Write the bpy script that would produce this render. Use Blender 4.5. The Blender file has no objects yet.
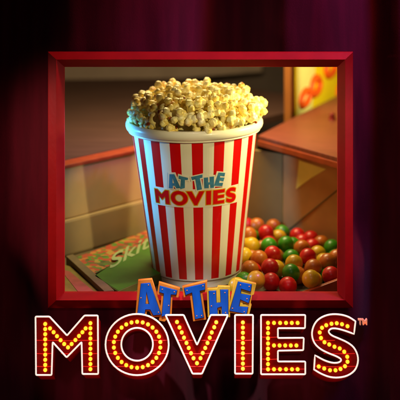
import bpy, bmesh, math, random
from mathutils import Vector, Matrix, Euler, noise
random.seed(7)
S = bpy.context.scene
COL = S.collection
PI = math.pi

def lin(r, g, b):
    f = lambda c: (c/255/12.92) if c/255 <= .04045 else ((c/255+.055)/1.055)**2.4
    return (f(r), f(g), f(b), 1)

# ------------------------------------------------------------------ camera
CY, CZ, FP, HY = -11.9, 3.08, 1190.0, -108.0      # camera distance and height, focal length in px, horizon row
cam = bpy.data.cameras.new('camera'); camo = bpy.data.objects.new('camera', cam); COL.objects.link(camo)
camo.location = (0, CY, CZ); camo.rotation_euler = (PI/2, 0, 0)
cam.sensor_width = 36; cam.lens = 36*FP/400; cam.shift_y = -(200-HY)/400
cam.clip_start = .1; cam.clip_end = 200
cam.dof.use_dof = True; cam.dof.focus_distance = 12.0; cam.dof.aperture_fstop = .6
S.camera = camo

# ------------------------------------------------------------------ world, exposure, lamps
w = bpy.data.worlds.new('World'); S.world = w; w.use_nodes = True
w.node_tree.nodes['Background'].inputs[0].default_value = (.5, .35, .3, 1)
w.node_tree.nodes['Background'].inputs[1].default_value = .02
S.view_settings.view_transform = 'Standard'; S.view_settings.look = 'None'
S.view_settings.exposure = 0; S.view_settings.gamma = 1

def aim(o, to):
    o.rotation_euler = (Vector(to)-o.location).to_track_quat('-Z', 'Y').to_euler()
def spot(name, loc, to, power, color, angle, blend=.5, size=.15):
    l = bpy.data.lights.new(name, 'SPOT'); l.energy = power; l.color = color
    l.spot_size = math.radians(angle); l.spot_blend = blend; l.shadow_soft_size = size
    o = bpy.data.objects.new(name, l); COL.objects.link(o); o.location = loc; aim(o, to); return o
def area(name, loc, to, power, color, sx, sy):
    l = bpy.data.lights.new(name, 'AREA'); l.energy = power; l.color = color
    l.shape = 'RECTANGLE'; l.size = sx; l.size_y = sy
    o = bpy.data.objects.new(name, l); COL.objects.link(o); o.location = loc; aim(o, to); return o

spot('warm_front_spot', (2.6, -4.6, 2.5), (.10, .9, .08), 800, (1, .84, .42), 19, .5, .1)
spot('warm_key_spot', (1.60, .56, 1.0), (.1, 1.0, .15), 170, (1, .84, .36), 84, .6, .07)
spot('blue_side_spot', (-1.62, .78, .5), (-.2, 1.0, .05), 210, (.08, .47, 1), 68, .5, .1)
area('warm_overhead_fill', (.2, 2.9, 2.6), (.1, 3.2, -1), 225, (1, .77, .38), 1.8, 1.4)  # area light added overhead to brighten the display background
spot('poster_spot', (3.3, 2.9, 1.5), (2.0, 5.0, .7), 420, (1, .9, .62), 50, .6, .2)
spot('frame_top_spot', (0, -1.6, 5.0), (0, 0, 0), 130, (1, .8, .75), 56, .8, .3)
spot('frame_left_spot', (-4.9, -.6, .8), (0, 0, -.1), 460, (1, .35, .3), 44, .8, .2)
spot('frame_right_spot', (4.9, -.6, .8), (0, 0, -.1), 330, (1, .4, .4), 44, .8, .2)
spot('curtain_purple_spot', (3.5, -1.0, 6.2), (.9, .3, .8), 1500, (.34, .22, 1), 48, .9, .3)
spot('curtain_red_spot', (2.8, -1.0, 6.2), (.3, .3, 1.2), 900, (1, .2, .1), 56, .9, .3)
for sx in (-.85, .85):
    spot('sign_fill_spot', (sx, -4.6, 2.4), (sx, -.36, -1.78), 140, (1, .85, .8), 26, .6, .2)
for sx in (-1.2, 0, 1.2):
    spot('sign_low_spot', (sx, -.95, -2.7), (sx, -.3, -1.4), 20, (1, .3, .2), 95, .8, .1)
spot('board_spot', (-.1, -3.4, 4.2), (-.03, -.14, -1.14), 1500, (1, .95, .9), 13, .4, .1)

# ------------------------------------------------------------------ helpers
def P(px, py, y):
    d = y-CY
    return Vector(((px-200)/FP*d, y, CZ-(py-HY)/FP*d))
def PZ(px, py, z):                                   # point of the level plane z seen at px, py
    d = (CZ-z)*FP/(py-HY)
    return Vector(((px-200)/FP*d, d+CY, z))

def tag(o, label=None, cat=None, group=None, kind=None):
    if label: o['label'] = label
    if cat: o['category'] = cat
    if group: o['group'] = group
    if kind: o['kind'] = kind
    return o
def link(name, me, m=None, parent=None, smooth=False):
    o = bpy.data.objects.new(name, me); COL.objects.link(o)
    if m: me.materials.append(m)
    if parent: 
        o.parent = parent
        o.matrix_parent_inverse = Matrix.Translation(-Vector(parent.location)) if not getattr(parent, 'rotlocal', False) else Matrix()
    if smooth:
        for p in me.polygons: p.use_smooth = True
    return o
def empty(name, loc, label, cat, group=None):
    o = bpy.data.objects.new(name, None); COL.objects.link(o); o.location = loc; o.empty_display_size = .05
    return tag(o, label, cat, group)
def bm_mesh(bm, name='mesh'):
    bmesh.ops.recalc_face_normals(bm, faces=bm.faces[:])
    me = bpy.data.meshes.new(name); bm.to_mesh(me); bm.free(); return me
def prism_pts(bm, top, off):                        # closed prism: polygon `top` and the same moved by `off`
    a = [bm.verts.new(p) for p in top]; b = [bm.verts.new(Vector(p)+Vector(off)) for p in top]
    bm.faces.new(a); bm.faces.new(b[::-1]); n = len(a)
    for i in range(n): bm.faces.new((a[i], b[i], b[(i+1) % n], a[(i+1) % n]))
def bevel_all(bm, wd, seg=2):
    bmesh.ops.bevel(bm, geom=bm.edges[:], offset=wd, segments=seg, affect='EDGES', profile=.6)
def slab(name, pts, off, m, parent=None, bev=.012):
    bm = bmesh.new(); prism_pts(bm, pts, off)
    if bev: bevel_all(bm, bev)
    return link(name, bm_mesh(bm), m, parent)
def tube_mesh(pts, rad, cyclic=True, seg=8):
    cu = bpy.data.curves.new('c', 'CURVE'); cu.dimensions = '3D'; cu.bevel_depth = rad; cu.bevel_resolution = seg//4+1
    cu.use_fill_caps = True
    sp = cu.splines.new('POLY'); sp.points.add(len(pts)-1); sp.use_cyclic_u = cyclic
    for q, p in zip(sp.points, pts): q.co = (*p, 1)
    o = bpy.data.objects.new('c', cu); COL.objects.link(o)
    me = bpy.data.meshes.new_from_object(o.evaluated_get(bpy.context.evaluated_depsgraph_get()))
    bpy.data.objects.remove(o); bpy.data.curves.remove(cu); return me
def join_meshes(ms):
    bm = bmesh.new()
    for m in ms: bm.from_mesh(m)
    me = bpy.data.meshes.new('mesh'); bm.to_mesh(me); bm.free(); return me
def flat_mesh(loops, thick=0, bev=0):               # loops in pixels -> mesh with x, y in pixels/100 and z in -thick/2..thick/2
    cu = bpy.data.curves.new('c', 'CURVE'); cu.dimensions = '2D'; cu.fill_mode = 'BOTH'; cu.extrude = thick/2
    if bev: cu.bevel_depth = bev; cu.bevel_resolution = 2; cu.offset = -bev
    for lp in loops:
        sp = cu.splines.new('POLY'); sp.points.add(len(lp)-1); sp.use_cyclic_u = True
        for q, p in zip(sp.points, lp): q.co = (p[0]/100, p[1]/100, 0, 1)
    o = bpy.data.objects.new('c', cu); COL.objects.link(o)
    me = bpy.data.meshes.new_from_object(o.evaluated_get(bpy.context.evaluated_depsgraph_get()))
    bpy.data.objects.remove(o); bpy.data.curves.remove(cu); return me
def text_mesh(body, shear=0, off=0):
    cu = bpy.data.curves.new('t', 'FONT'); cu.body = body; cu.shear = shear; cu.offset = off; cu.size = 1
    cu.extrude = .01
    o = bpy.data.objects.new('t', cu); COL.objects.link(o)
    me = bpy.data.meshes.new_from_object(o.evaluated_get(bpy.context.evaluated_depsgraph_get()))
    bpy.data.objects.remove(o); bpy.data.curves.remove(cu); return me
def map_mesh(me, f):
    for v in me.vertices: v.co = f(v.co)
    bm = bmesh.new(); bm.from_mesh(me); bmesh.ops.remove_doubles(bm, verts=bm.verts[:], dist=1e-5)
    bmesh.ops.recalc_face_normals(bm, faces=bm.faces[:]); bm.to_mesh(me); bm.free(); return me
def area2(lp): return sum(lp[i][0]*lp[(i+1) % len(lp)][1]-lp[(i+1) % len(lp)][0]*lp[i][1] for i in range(len(lp)))
def offset_loop(lp, d):                             # d > 0 grows the loop
    n = len(lp); s = 1 if area2(lp) > 0 else -1; out = []
    for i in range(n):
        p0, p1, p2 = Vector(lp[i-1]), Vector(lp[i]), Vector(lp[(i+1) % n])
        a = (p1-p0).normalized(); b = (p2-p1).normalized()
        na = Vector((a.y, -a.x))*s; nb = Vector((b.y, -b.x))*s
        m = (na+nb); m = m.normalized() if m.length > 1e-6 else na
        out.append(tuple(p1+m*d/max(.5, m.dot(na))))
    return out

# ------------------------------------------------------------------ materials
def mat(name, col, rough=.5, spec=.5, metal=0, emit=None, es=0, var=0, vscale=8, bump=0, bscale=60, stretch=(1, 1, 1), col2=None, coat=0, sheen=0, sss=0, alpha=1, trans=0):
    m = bpy.data.materials.new(name); m.use_nodes = True; N = m.node_tree.nodes; L = m.node_tree.links
    b = N['Principled BSDF']; b.inputs['Base Color'].default_value = col
    b.inputs['Roughness'].default_value = rough; b.inputs['Specular IOR Level'].default_value = spec
    b.inputs['Metallic'].default_value = metal; b.inputs['Coat Weight'].default_value = coat
    b.inputs['Sheen Weight'].default_value = sheen; b.inputs['Transmission Weight'].default_value = trans
    if sss: b.inputs['Subsurface Weight'].default_value = sss; b.inputs['Subsurface Scale'].default_value = .03
    if emit: b.inputs['Emission Color'].default_value = emit; b.inputs['Emission Strength'].default_value = es
    tc = N.new('ShaderNodeTexCoord'); mp = N.new('ShaderNodeMapping'); mp.inputs['Scale'].default_value = stretch
    L.new(tc.outputs['Object'], mp.inputs['Vector'])
    if var or col2:
        n = N.new('ShaderNodeTexNoise'); n.inputs['Scale'].default_value = vscale; n.inputs['Detail'].default_value = 5
        L.new(mp.outputs[0], n.inputs['Vector'])
        r = N.new('ShaderNodeValToRGB'); c2 = col2 or tuple(c*(1-var) for c in col[:3])+(1,)
        r.color_ramp.elements[0].position = .35; r.color_ramp.elements[1].position = .65
        r.color_ramp.elements[0].color = c2; r.color_ramp.elements[1].color = col
        L.new(n.outputs['Fac'], r.inputs['Fac']); L.new(r.outputs[0], b.inputs['Base Color'])
    if bump:
        n = N.new('ShaderNodeTexNoise'); n.inputs['Scale'].default_value = bscale; n.inputs['Detail'].default_value = 4
        L.new(mp.outputs[0], n.inputs['Vector'])
        bp = N.new('ShaderNodeBump'); bp.inputs['Strength'].default_value = bump; bp.inputs['Distance'].default_value = .02
        L.new(n.outputs['Fac'], bp.inputs['Height']); L.new(bp.outputs[0], b.inputs['Normal'])
    return m

M = {}
M['curtain'] = mat('curtain_velvet', (.10, .003, .016, 1), .7, .1, var=.35, vscale=3, stretch=(3, 1, .4), bump=.25, bscale=120, sheen=.06)
M['frame'] = mat('frame_red_paint', lin(158, 15, 18), .5, .14, var=.16, vscale=4, bump=.08, bscale=22)
M['letter_red'] = mat('letter_red_enamel', lin(170, 3, 2), .5, .15, var=.25, vscale=9)
M['letter_side'] = mat('letter_side_red', lin(190, 10, 8), .4, .5, var=.3, vscale=7)
M['neon'] = mat('white_neon_tube', (.9, .85, .8, 1), .3, emit=(1, .82, .66, 1), es=.95)
M['bulb'] = mat('yellow_bulb_glass', (1, .7, .1, 1), .2, emit=(1, .43, .015, 1), es=1.9)
M['glow'] = mat('red_glow_streak', (.8, .01, .01, 1), .4, emit=(1, .012, .006, 1), es=.38)  # emissive red stands in for reflection streaks on the letters
M['socket'] = mat('bulb_socket', lin(150, 20, 5), .4)
M['blue'] = mat('blue_painted_board', lin(12, 108, 238), .5, .3, var=.35, vscale=10, stretch=(1, 1, .3), bump=.1, bscale=30)
M['orange_edge'] = mat('orange_board', lin(248, 150, 52), .5, .3, var=.2, vscale=8)
M['yellow_edge'] = mat('yellow_board', lin(250, 206, 66), .5, .3, var=.2, vscale=8)
M['dark_edge'] = mat('dark_gap', lin(70, 40, 20), .7)
M['rivet'] = mat('brass_rivet', lin(235, 160, 60), .35, .5, .3)
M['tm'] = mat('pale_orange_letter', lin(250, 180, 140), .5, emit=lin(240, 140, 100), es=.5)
M['cupwhite'] = mat('cup_white_paper', (.86, .82, .68, 1), .35, .4, coat=.15)
M['cupred'] = mat('cup_print_red', lin(215, 4, 2), .4, .4)
M['cupyellow'] = mat('cup_print_yellow', lin(225, 170, 20), .4, .4)
M['cupteal'] = mat('cup_print_blue', lin(70, 140, 180), .4, .4, var=.3, vscale=20)
M['tabletop'] = mat('display_floor', lin(110, 95, 62), .6, .3, var=.35, vscale=4)
M['beige'] = mat('beige_panel', lin(205, 172, 118), .6, .3, var=.12, vscale=2.2, bump=.04)
M['olive'] = mat('olive_panel', lin(180, 155, 106), .6, .3, var=.15, vscale=2)
M['darkwood'] = mat('dark_brown_counter', lin(86, 62, 56), .7, .1, var=.18, vscale=3, stretch=(.4, 3, 3))
M['trim'] = mat('orange_red_trim', lin(160, 68, 38), .5, .3, var=.2, vscale=10)
M['backwall'] = mat('dim_wall', lin(92, 80, 76), .8, .2, var=.2, vscale=1.2)
M['greyband'] = mat('grey_band', lin(150, 132, 122), .8, .2, var=.15, vscale=2)
M['redwood'] = mat('reddish_wood', lin(138, 72, 50), .42, .4, var=.25, vscale=4, stretch=(1, 6, 1), bump=.05)
M['woodedge'] = mat('orange_wood_edge', lin(172, 76, 32), .45, .4, var=.25, vscale=6)
M['post'] = mat('brown_post', lin(176, 110, 52), .5, .3, var=.3, vscale=6, stretch=(1, 1, .2))
M['brownwall'] = mat('tan_brown_panel', lin(190, 138, 82), .6, .3, var=.2, vscale=2.5)
M['darkolive'] = mat('dim_olive_panel', lin(156, 128, 76), .7, .2, var=.2, vscale=2)
M['yellow'] = mat('poster_yellow', lin(250, 214, 14), .5, .3, var=.08, vscale=4)
M['paleyellow'] = mat('poster_pale_yellow', lin(238, 226, 120), .5, .3, var=.08, vscale=4)
M['orangeink'] = mat('poster_orange', lin(244, 96, 14), .5, .3, var=.2, vscale=12)
M['darkred'] = mat('dark_red_plastic', lin(130, 30, 24), .4)
M['plexi'] = mat('tinted_edge', lin(120, 100, 50), .25, .5)
M['candyred'] = mat('candy_red', lin(205, 22, 20), .36, .45, coat=.12, var=.25, vscale=7)
M['candygreen'] = mat('candy_green', lin(58, 150, 16), .36, .45, coat=.12, var=.25, vscale=7)
M['candyyellow'] = mat('candy_yellow', lin(218, 176, 24), .36, .45, coat=.12, var=.25, vscale=7)
M['candyorange'] = mat('candy_orange', lin(194, 106, 24), .36, .45, coat=.12, var=.25, vscale=7)
M['boxgreen'] = mat('box_green_card', lin(62, 124, 22), .45, .4, var=.25, vscale=5)
M['boxside'] = mat('box_side_card', lin(92, 104, 40), .5, .3, var=.3, vscale=6)
M['boxtext'] = mat('box_pale_lettering', lin(150, 172, 112), .5)
M['boxpink'] = mat('box_pink_band', lin(176, 78, 66), .5, var=.25, vscale=10)
M['boxolive'] = mat('box_olive_card', lin(140, 124, 42), .5, var=.3, vscale=8)
M['divider'] = mat('dark_divider', lin(116, 98, 58), .6, var=.2)

def popcorn_material():
    m = bpy.data.materials.new('buttered_popcorn'); m.use_nodes = True; N = m.node_tree.nodes; L = m.node_tree.links
    b = N['Principled BSDF']; b.inputs['Roughness'].default_value = .42; b.inputs['Subsurface Weight'].default_value = .05
    b.inputs['Subsurface Scale'].default_value = .02
    tc = N.new('ShaderNodeTexCoord'); oi = N.new('ShaderNodeObjectInfo')
    ad = N.new('ShaderNodeVectorMath'); ad.operation = 'ADD'
    L.new(tc.outputs['Object'], ad.inputs[0]); L.new(oi.outputs['Location'], ad.inputs[1])
    n = N.new('ShaderNodeTexNoise'); n.inputs['Scale'].default_value = 11; n.inputs['Detail'].default_value = 3
    L.new(ad.outputs[0], n.inputs['Vector'])
    r = N.new('ShaderNodeValToRGB'); e = r.color_ramp.elements
    e[0].position = .27; e[0].color = lin(214, 130, 40); e[1].position = .36; e[1].color = lin(240, 208, 104)
    k = e.new(.52); k.color = lin(250, 232, 150); k = e.new(.68); k.color = lin(252, 242, 205)
    L.new(n.outputs['Fac'], r.inputs['Fac']); L.new(r.outputs[0], b.inputs['Base Color'])
    n2 = N.new('ShaderNodeTexNoise'); n2.inputs['Scale'].default_value = 45; L.new(ad.outputs[0], n2.inputs['Vector'])
    bp = N.new('ShaderNodeBump'); bp.inputs['Strength'].default_value = .25; bp.inputs['Distance'].default_value = .01
    L.new(n2.outputs['Fac'], bp.inputs['Height']); L.new(bp.outputs[0], b.inputs['Normal'])
    return m
M['popcorn'] = popcorn_material()
M['hull'] = mat('brown_hull', lin(150, 66, 18), .3, .5)

def fruit_material():
    m = bpy.data.materials.new('box_fruit_print'); m.use_nodes = True; N = m.node_tree.nodes; L = m.node_tree.links
    b = N['Principled BSDF']; b.inputs['Roughness'].default_value = .5
    tc = N.new('ShaderNodeTexCoord'); v = N.new('ShaderNodeTexVoronoi'); v.inputs['Scale'].default_value = 17
    L.new(tc.outputs['Object'], v.inputs['Vector'])
    s = N.new('ShaderNodeSeparateColor'); L.new(v.outputs['Color'], s.inputs[0])
    r = N.new('ShaderNodeValToRGB'); r.color_ramp.interpolation = 'CONSTANT'; e = r.color_ramp.elements
    e[0].position = 0; e[0].color = lin(170, 66, 36); e[1].position = .28; e[1].color = lin(78, 130, 30)
    for p, c in ((.45, (182, 118, 50)), (.6, (90, 96, 34)), (.72, (160, 56, 38)), (.86, (160, 138, 56)), (.93, (56, 80, 24))):
        k = e.new(p); k.color = lin(*c)
    L.new(s.outputs[0], r.inputs['Fac']); L.new(r.outputs[0], b.inputs['Base Color']); return m
M['fruit'] = fruit_material()

def stripe_material():                              # twenty red stripes printed round the cup, white foot band below them
    m = bpy.data.materials.new('cup_stripes'); m.use_nodes = True; N = m.node_tree.nodes; L = m.node_tree.links
    b = N['Principled BSDF']; b.inputs['Roughness'].default_value = .35; b.inputs['Coat Weight'].default_value = .15
    def math_(op, a=None, v=None):
        n = N.new('ShaderNodeMath'); n.operation = op
        if a is not None: L.new(a, n.inputs[0])
        if v is not None: n.inputs[1].default_value = v
        return n.outputs[0]
    tc = N.new('ShaderNodeTexCoord'); sx = N.new('ShaderNodeSeparateXYZ'); L.new(tc.outputs['Object'], sx.inputs[0])
    at = N.new('ShaderNodeMath'); at.operation = 'ARCTAN2'; L.new(sx.outputs['X'], at.inputs[0])
    ng = math_('MULTIPLY', sx.outputs['Y'], -1); L.new(ng, at.inputs[1])
    c = math_('COSINE', math_('ADD', math_('MULTIPLY', at.outputs[0], 18), -.85))
    st = math_('GREATER_THAN', c, .0)
    lo = math_('GREATER_THAN', sx.outputs['Z'], .105); hi = math_('LESS_THAN', sx.outputs['Z'], 1.62)
    f = N.new('ShaderNodeMath'); f.operation = 'MULTIPLY'; L.new(st, f.inputs[0]); L.new(lo, f.inputs[1])
    g = N.new('ShaderNodeMath'); g.operation = 'MULTIPLY'; L.new(f.outputs[0], g.inputs[0]); L.new(hi, g.inputs[1])
    mx = N.new('ShaderNodeMix'); mx.data_type = 'RGBA'; L.new(g.outputs[0], mx.inputs['Factor'])
    mx.inputs['A'].default_value = (.86, .82, .68, 1); mx.inputs['B'].default_value = lin(215, 4, 2)
    L.new(mx.outputs['Result'], b.inputs['Base Color']); return m
M['stripes'] = stripe_material()

# ------------------------------------------------------------------ the curtain
KEYS = [(-260, .2), (-160, .5), (-90, .1), (5, .36), (75, .03), (120, 0), (158, .07), (215, .54), (236, .54), (285, .05), (318, .08), (378, .36), (402, .1), (430, .1), (490, .34), (550, .1), (660, .3)]
def fold(x):
    for (a, va), (b, vb) in zip(KEYS, KEYS[1:]):
        if a <= x <= b:
            t = (x-a)/(b-a); t = t*t*(3-2*t)*.7+t*.3; return va+(vb-va)*t
    return 0
xs = [-260+2*i for i in range(461)]; fy = [fold(x) for x in xs]
for _ in range(3): fy = [fy[0]]+[(a+2*b+c)/4 for a, b, c in zip(fy, fy[1:], fy[2:])]+[fy[-1]]
def curtain():
    bm = bmesh.new(); rows = []
    nz = 64; z0, z1 = -3.2, 3.4; zs = [z0+(z1-z0)*j/nz for j in range(nz+1)]
    for q in (1.385, -1.0): zs[min(range(nz+1), key=lambda j: abs(zs[j]-q))] = q
    for j in range(nz+1):
        z = zs[j]; row = []
        for i, x in enumerate(xs):
            X = (x-200)/100*1.02
            sm = lambda t: (lambda q: q*q*(3-2*q))(min(1, max(0, t)))
            g = 1-(1-sm((abs(X-.005)-1.5)/.3))*(1-sm((z+.8)/.5))*(1-sm((-1.3-z)/.3))
            row.append(bm.verts.new((X+.015*math.sin(z*1.3+x*.02), .125+g*(fy[i]*(1+.06*math.sin(z*.9+x*.013))+.01*noise.noise(Vector((X*3, z*2, 0)))), z)))
        rows.append(row)
    for j in range(nz):
        for i in range(len(xs)-1):
            c = (rows[j][i].co+rows[j+1][i+1].co)/2
            if -1.45 < c.x < 1.44 and -1.0 < c.z < 1.385: continue
            bm.faces.new((rows[j][i], rows[j][i+1], rows[j+1][i+1], rows[j+1][i]))
    bmesh.ops.delete(bm, geom=[v for v in bm.verts if not v.link_faces], context='VERTS')
    o = link('stage_curtain', bm_mesh(bm), M['curtain'], smooth=True)
    tag(o, 'dark red velvet curtain hanging in deep folds behind the red frame', 'curtain')
curtain()

# ------------------------------------------------------------------ the red frame: four mitred bars with a ridge
fr = empty('picture_frame', P(200, 308, .05), 'square red wooden frame around the popcorn cup and candy display', 'frame')
OUT = [(48, 52), (353, 52), (353, 308), (48, 308)]; INN = [(64.5, 67), (337.5, 67), (337.5, 292.5), (64.5, 292.5)]
def frame_profile(k):                               # stations across the bar: (how far inward 0..1, y)
    return [(0, .10), (0, .065), (.02, .055), (.46, -.025), (.5, -.033), (.54, -.025), (.98, .055), (1, .065), (1, .10)]
for k in range(4):
    a, b = k, (k+1) % 4; bm = bmesh.new(); ra = []; rb = []
    for t, y in frame_profile(k):
        for q, r_ in ((a, ra), (b, rb)):
            px = OUT[q][0]+(INN[q][0]-OUT[q][0])*t; py = OUT[q][1]+(INN[q][1]-OUT[q][1])*t
            s = P(px, py, min(y, .065)); r_.append(bm.verts.new((s.x, y, s.z)))
    n = len(ra)
    for i in range(n-1): bm.faces.new((ra[i], rb[i], rb[i+1], ra[i+1]))
    bm.faces.new((ra[n-1], rb[n-1], rb[0], ra[0])); bm.faces.new(ra); bm.faces.new(rb[::-1])
    link('frame_bar', bm_mesh(bm), M['frame'], fr)

for pts, off in (([(-1.5, .102, 1.385), (1.5, .102, 1.385), (1.5, .72, 1.278), (-1.5, .72, 1.278)], (0, 0, .018)),
                 ([(-1.49, .102, -.98), (-1.49, .102, 1.38), (-1.49, .42, 1.32), (-1.49, .42, -.98)], (-.015, 0, 0)),
                 ([(1.49, .102, -.98), (1.49, .102, 1.38), (1.49, .42, 1.32), (1.49, .42, -.98)], (.015, 0, 0))):
    slab('light_baffle', pts, off, M['divider'], fr, 0)  # unseen boards added to keep the curtain spots off the popcorn
# ------------------------------------------------------------------ MOVIES marquee letters
def conv(pts, ox, oy, s): return [(ox+x/s, oy+y/s) for x, y in pts]
def smooth_loop(pts, corners, n=5):
    out = []; L_ = len(pts)
    for i in range(L_):
        p1, p2 = Vector(pts[i]), Vector(pts[(i+1) % L_])
        p0 = Vector(pts[i-1]) if i not in corners else p1-(p2-p1)*.5
        p3 = Vector(pts[(i+2) % L_]) if (i+1) % L_ not in corners else p2+(p2-p1)*.5
        for k in range(n):
            t = k/n
            q = .5*((2*p1)+(p2-p0)*t+(2*p0-5*p1+4*p2-p3)*t*t+(3*p1-p0-3*p2+p3)*t**3)
            out.append(tuple(q))
    return out
def ell(cx, cy, rx, ry, n=48): return [(cx+rx*math.cos(2*PI*i/n), cy+ry*math.sin(2*PI*i/n)) for i in range(n)]
LET = {}
LET['M'] = ([[(35.5, 316.6), (49.5, 316.6), (67, 335.5), (84.5, 315.5), (97.8, 315.5), (98.2, 374), (82.3, 374), (81.6, 342), (66.6, 357.4), (52.6, 342), (51.6, 375), (36, 375)]],
    [(45.2, 324+i*5.11) for i in range(10)]+[(90.4, 323.2+i*5.11) for i in range(10)]
    + conv([(100, 117), (118, 136), (135, 156), (153, 176), (171, 195), (190, 212), (208, 195), (227, 175), (245, 155), (262, 136), (278, 117)], 30, 305, 5))
LET['O'] = ([ell(137.1, 344.6, 31.6, 30.6), ell(137.1, 344.3, 15.8, 16.4)],
    [(137.1+23.4*math.cos(2*PI*(i+.5)/26), 346-1.2+23*math.sin(2*PI*(i+.5)/26)) for i in range(26)])
LET['V'] = ([[(165.5, 315), (183.7, 315), (197, 345), (210.7, 315), (228, 315), (202, 373.7), (192.5, 373.7)]],
    conv([(68, 68), (78, 90), (87, 110), (96, 131), (106, 152), (115, 172), (124, 193), (134, 213), (148, 233), (225, 69), (217, 89), (207, 110), (199, 131), (190, 152), (181, 172), (171, 192), (162, 213)], 160, 305, 4))
LET['I'] = ([[(235, 315), (253, 315), (252.6, 373.7), (235, 373.7)]], [(242.9, 322.5+i*5.14) for i in range(10)])
LET['E'] = ([[(261, 315), (305.3, 315), (305, 328.2), (277.9, 328.2), (277.9, 338), (303.8, 337.8), (303.3, 350.2), (277.9, 350.7), (277.9, 361.5), (305.3, 361.5), (305.3, 374.3), (261, 374.3)]],
    [(x, 322.9) for x in (268, 274, 280.1, 286, 291.8, 297.6)]+[(268, 322.9+5.15*i) for i in range(1, 9)]
    + [(x, 345.5) for x in (274, 279.6, 285.2, 290.8, 296.4)]+[(x, 369.3) for x in (268, 274, 280, 286, 292, 297.6)])
So = [(222, 145), (195, 128), (165, 119), (130, 117), (98, 124), (70, 141), (53, 168), (48, 200), (58, 232), (82, 256), (115, 273), (145, 285), (163, 296), (162, 305), (148, 311),
      (125, 310), (95, 300), (60, 281), (56, 338), (85, 355), (120, 368), (155, 370), (190, 362), (218, 342), (231, 312), (230, 280), (215, 250), (190, 230), (158, 215), (130, 203),
      (117, 192), (116, 182), (128, 174), (150, 175), (180, 183), (216, 196)]
LET['S'] = ([smooth_loop(conv(So, 300, 285, 4), {0, 17, 18, 35}, 3)],
    conv([(190, 165), (168, 157), (147, 153), (126, 155), (105, 161), (88, 171), (79, 190), (84, 212), (98, 229), (117, 238), (138, 247), (159, 254), (177, 267), (189, 287), (190, 307), (180, 325), (162, 336), (142, 341), (120, 341), (97, 334), (75, 326)], 300, 285, 4))
YF, DEP, SH = -.36, .18, -.118
bulb_bm = bmesh.new(); bmesh.ops.create_uvsphere(bulb_bm, u_segments=14, v_segments=10, radius=.0185)
bulb_me = bm_mesh(bulb_bm); bulb_me.materials.append(M['bulb'])
for p in bulb_me.polygons: p.use_smooth = True
def round_corners(lp, r=1.0):
    if len(lp) > 20: return lp
    out = []; n = len(lp)
    for i in range(n):
        p0, p1, p2 = Vector(lp[i-1]), Vector(lp[i]), Vector(lp[(i+1) % n])
        a = p1+(p0-p1).normalized()*r; b = p1+(p2-p1).normalized()*r
        out += [tuple(a), tuple(p1*.5+(a+b)*.25), tuple(b)]
    return out
def marquee(ch, loops, bulbs, label):
    cx = sum(p[0] for p in loops[0])/len(loops[0])
    root = empty('marquee_letter', P(cx, 376, YF+DEP/2), label, 'letter', 'marquee letters spelling MOVIES')
    rl = [round_corners(lp) for lp in loops]
    REC = .045
    def body(v):                                    # solid channel: recessed face plate back to the rear
        px, py = v.x*100, v.y*100; t = (v.z+.5); d = REC+(DEP-REC)*t
        p = P(px, py, YF); return Vector((p.x*(1-.012*d/DEP), YF+d, p.z+SH*d/DEP))
    fm = map_mesh(flat_mesh(rl, 1.0), body)
    bm = bmesh.new(); bm.from_mesh(fm)
    for lp in rl:                                   # the channel's rim, standing in front of the plate
        n = len(lp); grow = offset_loop(lp, .18 if lp is rl[0] else -.18)
        ring = []
        for (px, py), (qx, qy) in zip(lp, grow):
            p = P(px, py, YF); q = P(qx, qy, YF)
            ring.append([bm.verts.new((s.x, YF+d, s.z+SH*d/DEP)) for s, d in ((p, REC+.004), (p, 0), (q, 0), (q, REC+.004))])
        for i in range(n):
            for k in range(4):
                bm.faces.new((ring[i][k], ring[(i+1) % n][k], ring[(i+1) % n][(k+1) % 4], ring[i][(k+1) % 4]))
    bmesh.ops.recalc_face_normals(bm, faces=bm.faces[:]); bm.to_mesh(fm); bm.free()
    link('letter_channel', fm, M['letter_red'], root)
    tubes = [tube_mesh([P(px, py, YF-.004) for px, py in lp], .0074) for lp in rl]
    link('neon_outline', join_meshes(tubes), M['neon'], root, smooth=True)
    for xa, xb, y in (streak_spans(rl, (334, 356, 366)) if ch == 'E' else streak_spans(rl)):
        link('glow_streak', tube_mesh([P(xx, yy, YF+REC)+Vector((0, 0, SH*REC/DEP)) for xx, yy in ((xa, y), ((xa+xb)/2, y+.35), (xb, y))], .0038, False), M['glow'], root, smooth=True)  # reflection streaks across the red face, put in as thin glowing tubes
    for (bx, by) in bulbs:
        d = REC-.012; p = P(bx, by, YF+d)
        o = bpy.data.objects.new('bulb', bulb_me); COL.objects.link(o); o.parent = root; o.location = p-root.location
def streak_spans(loops, ys=(337.2, 350.4, 363.3)):
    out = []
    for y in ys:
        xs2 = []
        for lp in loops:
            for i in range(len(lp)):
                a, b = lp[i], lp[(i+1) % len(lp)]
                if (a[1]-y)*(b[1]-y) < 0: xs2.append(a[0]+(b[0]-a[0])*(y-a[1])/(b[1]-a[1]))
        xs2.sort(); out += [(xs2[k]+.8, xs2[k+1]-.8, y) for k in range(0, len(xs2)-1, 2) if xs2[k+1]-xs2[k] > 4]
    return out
LBL = {'M': 'red marquee letter M with yellow bulbs and white neon outline', 'O': 'round red marquee letter O ringed with yellow bulbs and white neon',
       'V': 'red marquee letter V with two slanting rows of yellow bulbs', 'I': 'narrow red marquee letter I with one upright row of yellow bulbs',
       'E': 'red marquee letter E with yellow bulbs and white neon outline', 'S': 'curving red marquee letter S with yellow bulbs at the end of MOVIES'}
for ch in 'MOVIES': marquee(ch, *LET[ch], LBL[ch])

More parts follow.
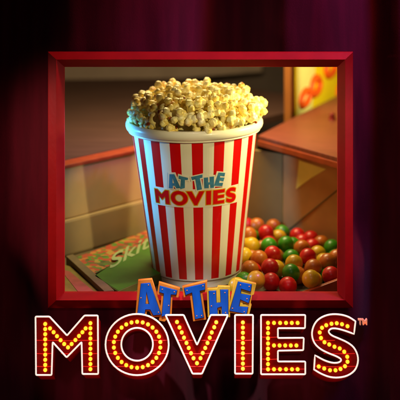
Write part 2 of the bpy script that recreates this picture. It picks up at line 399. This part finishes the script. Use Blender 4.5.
# TM mark
me = text_mesh('TM', 0, .02)
xs_ = [v.co.x for v in me.vertices]; ys_ = [v.co.y for v in me.vertices]
x0, x1, y0, y1 = min(xs_), max(xs_), min(ys_), max(ys_)
a0 = P(358.3, 325.2, YF); a1 = P(367.3, 319.6, YF)
map_mesh(me, lambda v: Vector((a0.x+(v.x-x0)/(x1-x0)*(a1.x-a0.x), YF+.02+v.z*2, a0.z+(v.y-y0)/(y1-y0)*(a1.z-a0.z))))
tag(link('trademark_letters', me, M['tm']), 'tiny pale orange TM letters beside the top of the red S', 'lettering')

# ------------------------------------------------------------------ AT THE painted boards
AT = {}
AT['A'] = (conv([(48, 72), (120, 66), (207, 315), (148, 322), (122, 275), (82, 275), (75, 330), (18, 330)], 135, 275, 8), conv([(92, 130), (115, 235), (82, 235)], 135, 275, 8),
           conv([(25, 45), (135, 35), (228, 330), (140, 340), (115, 290), (95, 290), (90, 345), (2, 345)], 135, 275, 8), 'orange_edge', conv([(108, 80), (48, 183), (188, 298)], 135, 275, 8))
AT['T1'] = (conv([(45, 55), (195, 95), (188, 130), (140, 128), (130, 300), (60, 325), (80, 120), (40, 108)], 155, 280, 8.9), None,
            conv([(35, 22), (222, 78), (208, 155), (155, 152), (148, 310), (85, 370), (35, 360), (58, 140), (20, 124)], 155, 280, 8.9), 'orange_edge', conv([(65, 83), (122, 227), (172, 106)], 155, 280, 8.9))
AT['T2'] = ([(184.3, 288.4), (204.9, 283.7), (204.9, 289.6), (199.6, 290.7), (203.7, 317.3), (195.3, 319), (192.1, 292.4), (185.7, 294.9)], None,
            [(182.3, 287), (207.2, 281.2), (207.3, 291.8), (202.2, 292.6), (206.2, 319.5), (193.2, 321.3), (190, 295.5), (183.8, 297.3)], 'orange_edge', [(187, 290.4), (203, 286), (196.8, 316), (201.6, 315.6)])
AT['H'] = (conv([(45, 130), (125, 127), (128, 265), (182, 262), (175, 115), (262, 115), (265, 405), (194, 405), (190, 302), (140, 318), (145, 405), (55, 405)], 205, 280, 11.43), None,
           conv([(22, 105), (140, 98), (150, 75), (285, 80), (287, 425), (184, 425), (182, 342), (155, 345), (157, 425), (32, 425)], 205, 280, 11.43), 'yellow_edge', conv([(103, 155), (228, 145), (73, 297), (235, 373)], 205, 280, 11.43))
AT['E'] = (conv([(102, 70), (235, 98), (225, 165), (130, 135), (125, 190), (225, 207), (205, 280), (122, 243), (108, 318), (198, 325), (185, 388), (18, 358)], 228, 275, 10), None,
           conv([(72, 40), (282, 92), (258, 195), (240, 200), (225, 290), (235, 300), (210, 402), (-2, 375)], 228, 275, 10), 'yellow_edge', conv([(125, 100), (212, 115), (190, 238), (45, 333), (162, 368)], 228, 275, 10))
rv = bmesh.new(); bmesh.ops.create_uvsphere(rv, u_segments=10, v_segments=6, radius=.0062); rv_me = bm_mesh(rv); rv_me.materials.append(M['rivet'])
ATL = {'A': 'blue painted letter A on an orange backing board', 'T1': 'slim blue letter T on orange board right after the A',
       'T2': 'larger blue letter T on orange board, first letter of THE', 'H': 'blue painted letter H on a yellow backing board', 'E': 'tilted blue letter E on a yellow backing board'}
for i, k in enumerate(('A', 'T1', 'T2', 'H', 'E')):
    blue, hole, back, em, riv = AT[k]; y0 = -.14+.002*i
    cx = sum(p[0] for p in back)/len(back); cyy = max(p[1] for p in back)
    root = empty('board_letter', P(cx, cyy, y0), ATL[k], 'letter', 'painted board letters spelling AT THE')
    def pl(yf, yb):
        return lambda v: (lambda p, t: Vector((p.x, yf+(yb-yf)*t, p.z)))(P(v.x*100, v.y*100, yf), v.z+.5)
    backl = [back]
    if k == 'E': backl = [back, conv([(150, 274), (200, 292), (146, 297)], 228, 275, 10)]
    link('backing_board', map_mesh(flat_mesh(backl, 1), pl(y0+.02, y0+.07)), M[em], root)
    bl = [blue] if not hole else [blue, hole]
    dk = [offset_loop(blue, .45)] + ([offset_loop(hole, -.45)] if hole else [])
    link('dark_outline', map_mesh(flat_mesh(dk, 1), pl(y0+.012, y0+.0205)), M['dark_edge'], root)
    link('letter_face', map_mesh(flat_mesh(bl, 1), pl(y0-.004, y0+.0125)), M['blue'], root)
    for (rx, ry) in riv:
        o = bpy.data.objects.new('rivet', rv_me); COL.objects.link(o); o.parent = root; o.location = P(rx, ry, y0-.005)-root.location

# ------------------------------------------------------------------ the popcorn cup
YC, ZB = 1.0, -1.07                                  # cup axis and the level it stands on
cup = empty('popcorn_cup', (P(197.3, 275, YC).x, YC, ZB), 'tall red and white striped paper cup with rolled white rim', 'cup')
cup.rotation_euler = (0, math.radians(-1.1), 0)
def child(name, me, m, parent=cup, smooth=False):
    o = bpy.data.objects.new(name, me); COL.objects.link(o); me.materials.append(m); o.parent = parent
    if smooth:
        for p in me.polygons: p.use_smooth = True
    return o
ZT = 1.60
def R(z): return .474+(.678-.474)*z/1.58            # outer radius of the wall, z above the foot
def lathe(prof, n=160, close=False):
    bm = bmesh.new(); rings = []
    for r, z in prof: rings.append([bm.verts.new((r*math.sin(2*PI*i/n), -r*math.cos(2*PI*i/n), z)) for i in range(n)])
    m_ = len(prof)
    for j in range(m_ if close else m_-1):
        for i in range(n): bm.faces.new((rings[j][i], rings[j][(i+1) % n], rings[(j+1) % m_][(i+1) % n], rings[(j+1) % m_][i]))
    return bm_mesh(bm)
child('cup_wall', lathe([(R(.085)-.012, .086), (R(.085), .09), (R(.1), .1)]+[(R(z/10), z/10) for z in range(2, 16)]+[(R(1.6), 1.6)]), M['stripes'], smooth=False)
child('cup_lining', lathe([(R(1.6)-.002, 1.6), (R(1.6)-.02, 1.598), (R(.1)-.02, .12), (.01, .12)]), M['cupwhite'])
child('cup_foot', lathe([(.01, .004), (R(0)-.010, .0), (R(0)-.004, .006), (R(.08)-.006, .084), (R(.08)-.03, .088)]), M['cupwhite'])
child('foot_seam', lathe([(R(.085)-.012+.011*math.cos(a)+.003, .087+.005*math.sin(a)) for a in [2*PI*k/8 for k in range(8)]], close=True), M['dark_edge'])
rimp = [(.670, 1.60), (.700, 1.592), (.722, 1.598), (.736, 1.615), (.744, 1.640), (.742, 1.668), (.730, 1.690), (.712, 1.698), (.695, 1.692), (.682, 1.675), (.672, 1.63)]
child('cup_rim', lathe(rimp, close=True), M['cupwhite'], smooth=True)
child('rim_curl', lathe([(.698+.018*math.cos(2*PI*k/10), 1.588+.015*math.sin(2*PI*k/10)) for k in range(10)], close=True), M['cupwhite'], smooth=True)

def wrap(me, fa, fz, lift):
    bm = bmesh.new(); bm.from_mesh(me)
    x0 = min(v.co.x for v in bm.verts); x1 = max(v.co.x for v in bm.verts); x = x0+.05
    while x < x1:
        bmesh.ops.bisect_plane(bm, geom=bm.verts[:]+bm.edges[:]+bm.faces[:], plane_co=(x, 0, 0), plane_no=(1, 0, 0)); x += .05
    for v in bm.verts:
        a = fa(v.co.x*100); z = fz(v.co.y*100); r = R(z)+lift
        v.co = Vector((r*math.sin(a), -r*math.cos(a), z))
    me2 = bm_mesh(bm)
    if len(me2.polygons) and sum(p.normal.dot(Vector((p.center.x, p.center.y, 0))) for p in me2.polygons) < 0: me2.flip_normals()
    return me2
faM = lambda x: (x-197)*.263/55+.005; fzM = lambda y: -ZB-.012-(y-315)/60*.150
faA = lambda x: (x-194.5)*.45/56*1.04+.03; fzA = lambda y: -ZB+.180-(y-280)*(.166/37)
child('logo_ground', wrap(flat_mesh([[(24, 306), (368, 306), (372, 384), (20, 384)]]), faM, fzM, .002), M['cupwhite'])
for k in 'MOVIES':
    lo = LET[k][0]
    child('logo_outline', wrap(flat_mesh([offset_loop(lo[0], 3.2)]+[offset_loop(h, -3.2) for h in lo[1:]]), faM, fzM, .0035), M['cupyellow'])
    child('logo_letter', wrap(flat_mesh(lo), faM, fzM, .005), M['cupred'])
for k in AT:
    blue, hole, back, em, riv = AT[k]
    child('logo_outline', wrap(flat_mesh([offset_loop(back, 1.2)]), faA, fzA, .006), M['cupwhite'])
    child('logo_letter', wrap(flat_mesh([offset_loop(blue, .8)]+([offset_loop(hole, -.3)] if hole else [])), faA, fzA, .0075), M['cupteal'])

# ------------------------------------------------------------------ popcorn
def kernel_mesh(seed):
    rr = random.Random(seed); bm = bmesh.new(); n = rr.choice((2, 3, 3, 4, 4))
    bmesh.ops.create_icosphere(bm, subdivisions=3, radius=.027, matrix=Matrix.Translation((0, 0, 0)))
    for i in range(n):
        a = 2*PI*i/n+rr.uniform(-.4, .4); e = rr.uniform(-.6, .8); d = rr.uniform(.034, .050); r = rr.uniform(.026, .037)
        p = Vector((math.cos(a)*math.cos(e), math.sin(a)*math.cos(e), math.sin(e)))*d
        bmesh.ops.create_icosphere(bm, subdivisions=3, radius=r, matrix=Matrix.Translation(p))
    me = bpy.data.meshes.new('k'); bm.to_mesh(me); bm.free()
    o = bpy.data.objects.new('k', me); COL.objects.link(o)
    md = o.modifiers.new('r', 'REMESH'); md.mode = 'VOXEL'; md.voxel_size = .0055
    sm = o.modifiers.new('s', 'SMOOTH'); sm.factor = .5; sm.iterations = 3
    out = bpy.data.meshes.new_from_object(o.evaluated_get(bpy.context.evaluated_depsgraph_get()))
    bpy.data.objects.remove(o)
    for v in out.vertices:
        v.co += v.co.normalized()*.007*noise.noise(v.co*55+Vector((seed, 0, 0)))
    for p in out.polygons: p.use_smooth = True
    out.materials.append(M['popcorn']); return out
KM = [kernel_mesh(s) for s in range(12)]
hb = bmesh.new(); bmesh.ops.create_uvsphere(hb, u_segments=10, v_segments=8, radius=.014); bmesh.ops.scale(hb, verts=hb.verts[:], vec=(1.3, 1, .6))
hull_me = bm_mesh(hb); hull_me.materials.append(M['hull'])
for p in hull_me.polygons: p.use_smooth = True
base = Vector((-.058, YC, ZB+1.665))
def dome(u, v, sc=1.0):                             # u azimuth, v 0 rim .. 1 apex
    e = v*PI/2; rad = .68*math.cos(e)**.92*sc
    z = .29*math.sin(e)**.85*sc+.02
    return Vector((rad*math.cos(u)+.03, rad*math.sin(u), z))
bm = bmesh.new(); rings = []                        # popcorn filling below the loose kernels: nobody could count it
for j in range(16):
    rings.append([bm.verts.new(base+dome(2*PI*i/64, j/15.0*.999, .74)+Vector((0, 0, -.02))) for i in range(64)])
for j in range(15):
    for i in range(64): bm.faces.new((rings[j][i], rings[j][(i+1) % 64], rings[j+1][(i+1) % 64], rings[j+1][i]))
fillm = bm_mesh(bm)
parts = bmesh.new(); parts.from_mesh(fillm)
def spots(n, sc, seed, mind):
    rr = random.Random(seed); out = []; tries = 0
    while len(out) < n and tries < 20000:
        tries += 1
        v = math.asin(.10+.9*rr.random())/(PI/2); u = rr.uniform(0, 2*PI); p = dome(u, v, sc)
        if all((p-q[0]).length > mind for q in out): out.append((p, u, v))
    return out
for p, u, v in spots(200, .83, 3, .09):
    km = KM[random.randrange(12)]; t = km.copy()
    t.transform(Matrix.Translation(base+p) @ Euler((random.uniform(0, 6), random.uniform(0, 6), random.uniform(0, 6))).to_matrix().to_4x4() @ Matrix.Scale(.95, 4))
    parts.from_mesh(t); bpy.data.meshes.remove(t)
fm = bpy.data.meshes.new('popcorn_filling'); parts.to_mesh(fm); parts.free()
o = link('popcorn_filling', fm, M['popcorn'], smooth=True)
tag(o, 'packed popcorn mass filling the striped cup beneath the loose pieces', 'popcorn', kind='stuff')
sp = spots(185, 1.03, 11, .104)
for k in range(36):
    a = 2*PI*(k+random.uniform(-.2, .2))/36; sp.append((Vector((.648*math.cos(a), .648*math.sin(a), .028+random.uniform(-.005, .02))), a, 0))
top = max(sp, key=lambda s: s[0].z); leftm = min(sp, key=lambda s: s[0].x); rightm = max(sp, key=lambda s: s[0].x)
for s in sp:
    p, u, v = s
    o = bpy.data.objects.new('popcorn_piece', KM[random.randrange(12)]); COL.objects.link(o)
    o.location = base+p+Vector((0, 0, random.uniform(-.015, .065)))
    o.rotation_euler = (random.uniform(0, 6), random.uniform(0, 6), random.uniform(0, 6)); sc = random.uniform(1.05, 1.4); o.scale = (sc,)*3
    lb = 'lumpy butter-yellow piece of popcorn heaped in the striped cup'
    if s is top: lb = 'topmost piece of popcorn on the heap in the striped cup'
    elif s is leftm: lb = 'leftmost piece of popcorn overhanging the rim in blue light'
    elif s is rightm: lb = 'rightmost piece of popcorn overhanging the warm lit rim'
    tag(o, lb, 'popcorn', 'popcorn pieces heaped in the cup')
    if random.random() < .3:
        h = bpy.data.objects.new('hull', hull_me); COL.objects.link(h); h.parent = o
        h.location = (random.uniform(-.02, .02), random.uniform(-.02, .02), random.choice((-.034, .034))); h.rotation_euler = (random.uniform(0, .6), 0, random.uniform(0, 6))

# ------------------------------------------------------------------ the display inside the frame
bm = bmesh.new(); prism_pts(bm, [(-1.5, .17, ZB), (1.5, .17, ZB), (1.7, 1, ZB), (6, 2, ZB), (6, 8.1, ZB), (-6, 8.1, ZB), (-6, 2, ZB), (-1.7, 1, ZB)], (0, 0, -.1))
tag(link('counter_floor', bm_mesh(bm), M['tabletop']), kind='structure')
bm = bmesh.new(); prism_pts(bm, [(-7, 8.2, -1.2), (7, 8.2, -1.2), (7, 8.2, 5), (-7, 8.2, 5)], (0, .15, 0))
tag(link('back_wall', bm_mesh(bm), M['backwall']), kind='structure')

# beige counter on the left, running away to the right at an angle
b0 = PZ(64, 258, ZB); b1 = PZ(150, 233, ZB); dv = (b1-b0).normalized(); nb = Vector((-dv.y, dv.x, 0))   # nb points away from camera
c0 = b0-dv*1.6; c1 = b0+dv*3.4; HT = -.017
ctr = empty('snack_counter', (b0.x, b0.y, ZB), 'beige fronted counter with dark brown top and orange-red edge strip', 'counter')
def quad_prism(name, p, q, z0, z1, near, far, m, parent, bev=.01):
    pts = [p+nb*near, q+nb*near, q+nb*far, p+nb*far]
    pts = [Vector((v.x, v.y, z0)) for v in pts]
    return slab(name, pts, (0, 0, z1-z0), m, parent, bev)
quad_prism('front_panel', c0, c1, ZB+.42, HT-.05, .03, .2, M['beige'], ctr, .02)
quad_prism('lower_panel', c0, c1, ZB+.004, ZB+.418, 0, .2, M['olive'], ctr, .03)
quad_prism('edge_strip', c0, c1, HT-.048, HT-.004, 0, .2, M['trim'], ctr, .01)
quad_prism('counter_top', c0-dv*3, c1+dv*2, HT-.1, HT+.0, .205, 7.5, M['darkwood'], ctr, .004)
g0 = P(-40, 92, 6.0)
slab('wall_rail', [P(-60, 98, 7.6), P(262, 72, 8.0), P(262, 50, 8.0), P(-60, 62, 7.6)], (0, .12, 0), M['greyband'], None, .01)
tag(bpy.data.objects['wall_rail'], 'blurred grey band along the dark wall at upper left', 'wall panel')

# wooden shelf on the right
shz = .072
s_corner = PZ(258, 135.5, shz); s_right = PZ(345, 159.5, shz); s_far = PZ(350, 89, shz); 
s_right2 = s_corner+(s_right-s_corner)*1.5; s_far2 = s_corner+(s_far-s_corner)*1.3
shelf = empty('wooden_shelf', (s_corner.x, s_corner.y, -.05), 'reddish brown wooden shelf with orange front edge, right of the cup', 'shelf')
slab('shelf_board', [s_corner, s_right2, s_right2+(s_far2-s_corner), s_far2], (0, 0, -.05), M['redwood'], shelf, .008)
fdir = (s_right2-s_corner).normalized(); fn = Vector((fdir.y, -fdir.x, 0))
slab('front_edge', [s_corner+fn*.012+Vector((0, 0, -.052)), s_right2+fn*.012+Vector((0, 0, -.052)), s_right2-fn*.1+Vector((0, 0, -.052)), s_corner-fn*.1+Vector((0, 0, -.052))], (0, 0, -.075), M['woodedge'], shelf, .012)
# post and yellow sign behind the shelf's far edge
q0 = PZ(292.5, 116, shz); fd = (s_far-s_corner).normalized(); fnn = Vector((-fd.y, fd.x, 0))
slab('wooden_post', [q0+fnn*.02+Vector((0, 0, -.2)), q0+fnn*.02+fd*.16+Vector((0, 0, -.2)), q0+fnn*.12+fd*.16+Vector((0, 0, -.2)), q0+fnn*.12+Vector((0, 0, -.2))], (0, 0, 2.0), M['post'], None, .01)
tag(bpy.data.objects['wooden_post'], 'brown upright post at the back edge of the wooden shelf', 'post')
sg = empty('snack_sign', tuple(q0+fd*.17), 'yellow sign with orange rings standing behind the wooden shelf', 'sign')
e0 = q0+fd*.17+fnn*.05; e1 = e0+fd*3.2
slab('sign_board', [e0+Vector((0, 0, -.12)), e1+Vector((0, 0, -.12)), e1+Vector((0, 0, 1.6)), e0+Vector((0, 0, 1.6))], fnn*.05, M['yellow'], sg, .004)
def on_sign(px, py, lift=.0):                        # where the sight line meets the sign's front plane
    o_ = Vector((0, CY, CZ)); d = Vector(((px-200)/FP, 1, -(py-HY)/FP)); nn = -fnn; pt = e0+nn*lift
    t = (pt-o_).dot(nn)/d.dot(nn); return o_+d*t
slab('pale_panel', [on_sign(297.5, 125, .008), on_sign(311, 119, .008), on_sign(317, 45, .008), on_sign(297.5, 45, .008)], fnn*.006, M['paleyellow'], sg, 0)
def ring(cx, cy, rx, ry, tilt, wd, v=False):
    pts = []
    for i in range(28):
        a = 2*PI*i/28; x = rx*math.cos(a); y = ry*math.sin(a)
        pts.append(on_sign(cx+x*math.cos(tilt)-y*math.sin(tilt), cy+x*math.sin(tilt)+y*math.cos(tilt), .012))
    link('ring_mark', tube_mesh(pts, wd), M['orangeink'], sg, smooth=True)
ring(304.5, 98, 3.6, 8, .35, .05); ring(315, 86, 4, 8.5, .2, .055); ring(330, 67, 4.4, 8.5, .2, .055); ring(341, 92, 3.4, 7, .2, .05)
bm = bmesh.new(); bmesh.ops.create_cone(bm, segments=20, radius1=.05, radius2=.04, depth=.03, cap_ends=True, matrix=Matrix.Translation((0, 0, .015)))
bmesh.ops.create_uvsphere(bm, u_segments=14, v_segments=10, radius=.038, matrix=Matrix.Translation((0, 0, .055)))
o = link('shelf_knob', bm_mesh(bm), M['darkred']); o.location = PZ(332, 119.5, shz+.001)
tag(o, 'small dark red knob standing on the wooden shelf', 'knob')

# bin beneath the shelf
w0 = PZ(283, 233, ZB); w1 = PZ(340, 251, ZB); wd_ = (w1-w0).normalized(); wn = Vector((-wd_.y, wd_.x, 0))
binr = empty('candy_bin', tuple(w0), 'open display bin with tan panels beneath the wooden shelf', 'bin')
up = Vector((0, 0, .95)); wz = Vector((0, 0, .004))
w2 = w0+wd_*1.6
slab('side_panel', [w0+wz, w2+wz, w2+wn*.05+wz, w0+wn*.05+wz], up, M['brownwall'], binr, .006)
v0 = w0+Vector((-.004, .03, 0)); v1 = v0+Vector((-1.3, .9, 0))
slab('back_panel', [v0+wz, v0+wz+Vector((0, .05, 0)), v1+wz+Vector((0, .05, 0)), v1+wz], up, M['darkolive'], binr, .006)
def on_wall(px, py, lift=.004):
    o_ = Vector((0, CY, CZ)); d = Vector(((px-200)/FP, 1, -(py-HY)/FP)); nn = -wn if wn.y > 0 else wn; pt = w0+nn*lift
    t = (pt-o_).dot(nn)/d.dot(nn); return o_+d*t
slab('reflection_patch', [on_wall(299, 160), on_wall(326, 169), on_wall(311, 178), on_wall(296, 189)], (0, -.008, 0), M['paleyellow'], None, .0)  # reflection in the glass put in as a pale yellow patch
tag(bpy.data.objects['reflection_patch'], 'pale yellow pointed reflection patch on the tan panel under the shelf', 'reflection')
me = tube_mesh([on_wall(288, 230, .004), on_wall(340, 188, .004)], .008, False)
link('reflection_line', me, M['divider'], binr, smooth=True)  # dim diagonal reflection of a glass pane, built as a thin rod
r0 = P(284, 300, .16); r1 = P(346, 277, .30)
slab('wood_rail', [r0, r1, r1+Vector((0, 0, -.14)), r0+Vector((0, 0, -.14))], (0, .06, 0), M['woodedge'], binr, .008)

# candy balls
CR = .094
cb = bmesh.new(); bmesh.ops.create_uvsphere(cb, u_segments=28, v_segments=18, radius=CR)
cm = {}
for c in ('red', 'green', 'yellow', 'orange'):
    me = bpy.data.meshes.new('candy'); cb.to_mesh(me); me.materials.append(M['candy'+c])
    for p in me.polygons: p.use_smooth = True
    cm[c] = me
cb.free()
hand = [(266, 233, 'red'), (251.5, 245.7, 'yellow'), (248.7, 235, 'orange'), (269, 246, 'green'), (286, 244.5, 'green'), (272.5, 254.5, 'red'), (302, 248.5, 'orange'), (308, 257, 'red'),
        (294, 263.5, 'yellow'), (259, 259, 'orange'), (270, 267.5, 'red'), (328, 262, 'orange'), (313.5, 268, 'orange'), (291, 273, 'green'), (311, 279, 'yellow'), (331, 275.5, 'red'),
        (274.5, 283.5, 'green'), (295.5, 284, 'orange'), (328, 287, 'green'), (250, 269.5, 'orange'), (256, 280, 'yellow'), (261, 293, 'green'), (282, 294, 'orange'),
        (240, 218, 'green'), (246, 225.5, 'red'), (238, 230, 'orange'), (257, 226, 'orange'), (310, 291, 'green'), (240, 290, 'red'), (244, 256, 'yellow')]
balls = []
for px, py, c in hand:
    p = PZ(px, py, -.90); balls.append((p, c))
rr = random.Random(5)
for lay, zc in ((0, ZB+CR+.001), (1, -.93)):
    for t in range(6000):
        px = rr.uniform(196, 352); py = rr.uniform(224, 306); p = PZ(px, py, zc if lay == 0 else rr.uniform(-.95, -.90))
        if p.y < .32 or p.x < .38 or (p.x > 1.42 and p.y < .9) or (p-w0).dot(wn if wn.y > 0 else -wn) > -CR*1.1: continue
        if (Vector((p.x, p.y))-Vector((cup.location.x, cup.location.y))).length < .47+CR+(.05 if p.z < -.95 else .12): continue
        if (p-v0).dot(Vector((.9, 1.3, 0)).normalized()) > -CR*1.1: continue
        if all((p-q).length > CR*1.86 for q, _ in balls): balls.append((p, rr.choice(('red', 'green', 'yellow', 'orange'))))
balls = [b for b in balls if b[0].y > .2]
ADJ = {'red': 'cherry-red', 'green': 'leaf-green', 'yellow': 'lemon-yellow', 'orange': 'amber-orange'}
for i, (p, c) in enumerate(balls):
    o = bpy.data.objects.new('candy_ball', cm[c]); COL.objects.link(o); o.location = p; o.rotation_euler = (rr.uniform(0, 6), rr.uniform(0, 6), 0)
    tag(o, 'glossy round %s candy ball in the heap under the wooden shelf' % ADJ[c], 'candy', '%s candy balls in the bin' % c)

# candy boxes on the left
def box_on(name, pxs, z, th, m_top, m_side, label, cat='candy box', group=None):
    pts = [PZ(px, py, z) for px, py in pxs]; c = sum(pts, Vector())/len(pts)
    root = empty(name, (c.x, c.y, z-th), label, cat, group)
    slab('carton', [p+Vector((0, 0, -.003)) for p in pts], (0, 0, -th+.003), m_side, root, .006)
    bm = bmesh.new(); prism_pts(bm, [c+(p-c)*.985 for p in pts], (0, 0, -.006)); link('printed_face', bm_mesh(bm), m_top, root)
    return root, pts
gz = ZB+.12
root, gp = box_on('candy_box', [(94, 276), (170, 226), (202, 255), (118, 291)], gz, .115, M['boxgreen'], M['boxside'], 'green candy box with pale lettering lying behind the cup at left')
me = text_mesh('Skittles', .25, .012)
xs_ = [v.co.x for v in me.vertices]; ys_ = [v.co.y for v in me.vertices]; tx0, tx1, ty0, ty1 = min(xs_), max(xs_), min(ys_), max(ys_)
ta, tb, tc_, td = PZ(110, 269.5, gz), PZ(184, 228, gz), PZ(184, 216, gz), PZ(108, 257, gz)
def tm(v):
    s = (v.x-tx0)/(tx1-tx0); t = (v.y-ty0)/(ty1-ty0)
    p = (ta*(1-s)+tb*s)*(1-t)+(td*(1-s)+tc_*s)*t; return Vector((p.x, p.y, gz+.001+(v.z+.01)*.15))
map_mesh(me, tm); link('box_lettering', me, M['boxtext'], root)
root, fp = box_on('candy_box', [(74, 258), (150, 229), (163, 238), (92, 275)], gz-.02, .095, M['fruit'], M['boxside'], 'candy box with orange and red fruit print next to the counter panel')
root, pp = box_on('candy_box', [(54, 262), (70, 266), (100, 293), (54, 293)], gz-.05, .065, M['boxolive'], M['boxolive'], 'olive and pink candy box in the lower left corner of the frame')
bm = bmesh.new(); prism_pts(bm, [PZ(60, 269, gz-.046), PZ(70, 271.5, gz-.046), PZ(94, 291.5, gz-.046), PZ(78, 291.5, gz-.046)], (0, 0, -.01)); link('pink_band', bm_mesh(bm), M['boxpink'], root)
root, dp = box_on('candy_box', [(116, 287), (130, 280), (156, 291), (132, 295)], ZB+.045, .04, M['fruit'], M['boxside'], 'small fruit patterned candy box at the foot of the green box')
slab('tray_divider', [PZ(66, 256, gz), PZ(73, 254, gz), PZ(114, 290, gz), PZ(104, 291, gz)], (0, 0, -.10), M['divider'], None, .006)
tag(bpy.data.objects['tray_divider'], 'dark olive slat slanting between the candy boxes at left', 'divider')
